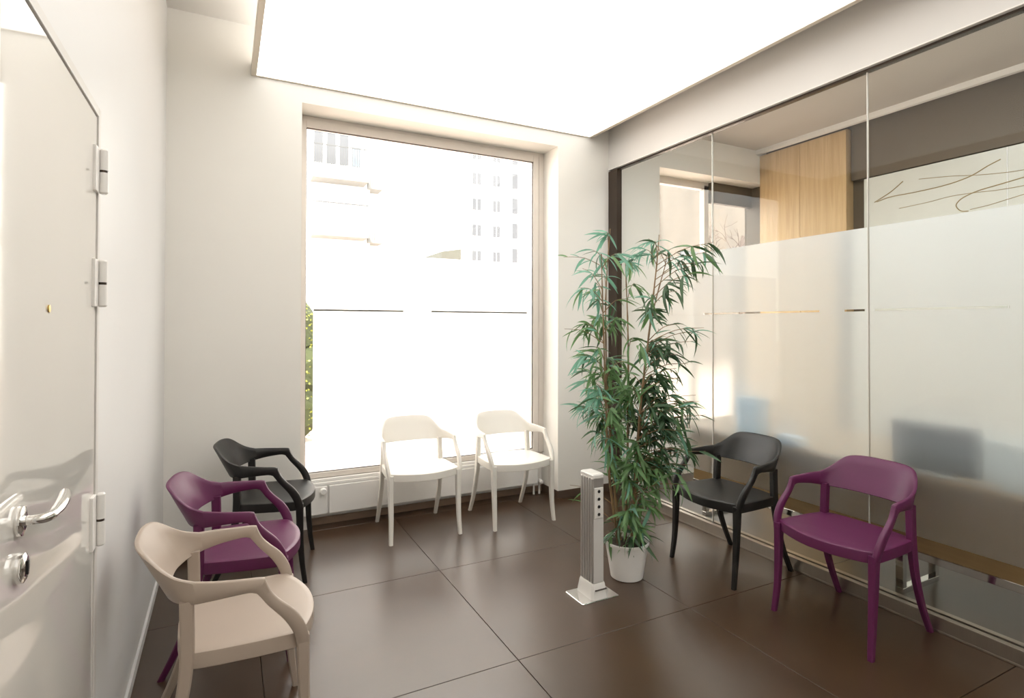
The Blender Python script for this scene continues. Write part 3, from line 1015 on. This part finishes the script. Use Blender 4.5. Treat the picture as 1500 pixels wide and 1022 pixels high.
for p, a, pitch, roll, kind, mi, sc in rest:
    Mx = Matrix.Translation(p) @ Matrix.Rotation(a, 4, 'Z') @ Matrix.Rotation(pitch, 4, 'Y') @ Matrix.Rotation(roll, 4, 'X') @ Matrix.Scale(sc, 4)
    src = LEAF[kind][mi]
    vv = [bm.verts.new(Mx @ v.co) for v in src.vertices]
    for f in src.polygons:
        nf = bm.faces.new([vv[i] for i in f.vertices])
        nf.material_index = KINDS.index(kind)
        nf.smooth = True
bm.to_mesh(me)
bm.free()
COL.objects.link(fo)
fo.parent = pl
fo['kind'] = 'stuff'

# ------------------------------------------------------------------ outside
gd = boxes('pavement', [(-40, 80, YN+0.45, 110, -0.2, -0.02)], 'pavement')
struct(gd, 'pale reddish street pavement')
terr = boxes('terrace', [(-4, 9, YN+0.04, YN+0.45, -0.2, -0.02)], 'pavement')
struct(terr)

ab = empty('apartment_building', (6.0, 30, 0))
tag(ab, 'white apartment block with railed balconies outside the window', 'building')
boxes('wall', [(-2.6, 1.1, 1.2, 9, 0, 16), (1.1, 2.6, 2.0, 9, 0, 16)], 'facade_white', ab)
for zt, zb in ((6.66, 6.06), (9.62, 9.02)):
    boxes('balcony_slab', [(-2.05, 0.75, 0, 1.2, zb, zt)], 'facade_slab', ab)
    boxes('side_slab', [(0.95, 1.75, 0.9, 2.0, zb-0.1, zb+0.45)], 'facade_slab', ab)
    rl = [(-2.05, 0.78, 0.02, 0.06, zt+1.09, zt+1.15)]
    for k in range(24):
        xx = -2.0+k*0.12
        rl.append((xx, xx+0.03, 0.03, 0.05, zt, zt+1.09))
    boxes('railing', rl, 'rail_grey', ab)
for k in range(4):
    boxes('window', [(-1.86+k*0.66, -1.40+k*0.66, 1.15, 1.2, 10.1, 12.0)], 'far_window' if k < 3 else 'far_window_blue', ab)

tb = empty('tower_block', (29, 62, 0))
tag(tb, 'tall distant white tower with columns of small windows', 'building')
boxes('wall', [(-5.5, 5.2, 0, 10, 0, 30)], 'facade_white', tb)
w_me = None
for zz in (9.05, 12.2, 15.3, 18.4, 21.4):
    for xx, ww in ((-2.7, 0.5), (-2.05, 0.5), (0.02, 0.42), (0.55, 0.42), (2.65, 0.75)):
        o_ = boxes('window', [(xx, xx+ww, -0.06, 0.0, zz, zz+(1.35 if xx < 2 else 1.9))], 'far_window', tb)
gb = empty('annex_roof', (15.4, 40, 0))
tag(gb, 'low white annex with a brown pitched roof outside the window', 'building')
boxes('wall', [(-2.5, 2.4, 0.4, 5, 0, 6.4)], 'facade_white', gb)
bm = bmesh.new()
add_loft(bm, [[(-0.9, 0.0, 6.47), (0.65, 0.0, 6.47), (0.65, 0.0, 7.28), (-0.9, 0.0, 7.0)], [(-0.9, 4, 6.47), (0.65, 4, 6.47), (0.65, 4, 7.28), (-0.9, 4, 7.0)]])
obj('roof', bm, 'awning_brown', gb)

# hedge beside the window
hg = empty('hedge', (0.75, 7.6, -0.02))
tag(hg, 'sunlit yellow-green hedge outside the window', 'hedge')
bm = bmesh.new()
for (cx_, cz_, r_) in ((0.0, 0.45, 0.42), (0.15, 0.95, 0.40), (0.0, 1.42, 0.36), (-0.45, 0.7, 0.5), (-0.5, 1.25, 0.4)):
    Mx = Matrix.Translation((cx_, 0, cz_)) @ Matrix.Scale(r_, 4)
    bmesh.ops.create_icosphere(bm, subdivisions=2, radius=1, matrix=Mx)
for v in bm.verts:
    v.co += Vector((RND.uniform(-1, 1), RND.uniform(-1, 1), RND.uniform(-1, 1)))*0.04
obj('core', bm, 'hedge_core', hg)
bm = bmesh.new()
for k in range(2600):
    cx_, cz_, r_ = RND.choice(((0.0, 0.45, 0.42), (0.15, 0.95, 0.40), (0.0, 1.42, 0.36), (-0.45, 0.7, 0.5), (-0.5, 1.25, 0.4)))
    d = Vector((RND.gauss(0, 1), RND.gauss(0, 1), RND.gauss(0, 1))).normalized()
    p = Vector((cx_, 0, cz_))+d*r_*RND.uniform(0.92, 1.12)
    if p.z < 0.02:
        continue
    e1 = Vector((RND.gauss(0, 1), RND.gauss(0, 1), RND.gauss(0, 1))).normalized()
    e2 = d.cross(e1).normalized()
    q = (d*0.3+e1).normalized()
    L_, W_ = 0.035, 0.014
    bm.faces.new([bm.verts.new(p), bm.verts.new(p+q*L_*0.5+e2*W_), bm.verts.new(p+q*L_), bm.verts.new(p+q*L_*0.5-e2*W_)])
o_ = obj('foliage', bm, 'hedge_leaf', hg, recalc=False)
o_['kind'] = 'stuff'

# beige house and bare tree seen through the neighbouring window
bh = empty('beige_house', (17, 15.5, 0))
tag(bh, 'weathered beige house seen through the neighbouring window', 'building')
boxes('wall', [(-4.0, 6, 0, 4, 0, 9)], 'facade_beige_shaded', bh)
boxes('window', [(-2.2, -1.3, -0.05, 0, 2.6, 4.2)], 'far_window', bh)
boxes('window', [(0.6, 1.5, -0.05, 0, 2.6, 4.2)], 'far_window', bh)
tr = empty('bare_tree', (13.9, 12, -0.02))
tag(tr, 'bare branching tree in front of the beige house', 'tree')
bm = bmesh.new()
add_tube(bm, smooth_pts([(0, 0, 0), (0.1, 0, 1.5), (-0.05, 0.05, 3.0), (0.1, 0, 4.2)], 4), [0.14-0.008*i for i in range(13)], 8)
obj('trunk', bm, 'bark', tr, smooth=True)
RB = random.Random(5)


def grow(bm, p, d, L, r, depth):
    q = p+d*L*0.5+Vector((RB.uniform(-1, 1), RB.uniform(-1, 1), RB.uniform(-1, 1)))*L*0.08
    e = p+d*L
    add_tube(bm, [p, q, e], [r, r*0.8, r*0.6], 5)
    if depth == 0:
        return
    for k in range(3):
        nd = (d+Vector((RB.gauss(0, 0.55), RB.gauss(0, 0.55), RB.gauss(0.05, 0.45)))).normalized()
        grow(bm, p+(e-p)*RB.uniform(0.5, 1.0), nd, L*RB.uniform(0.6, 0.8), r*0.6, depth-1)


for k in range(7):
    bm = bmesh.new()
    a = k*0.9
    grow(bm, Vector((0.02, 0.02, 2.2+0.28*k)), Vector((math.cos(a)*0.8, math.sin(a)*0.8, 0.45)).normalized(), 0.95, 0.035, 3)
    obj('branch', bm, 'bark', tr, smooth=True)
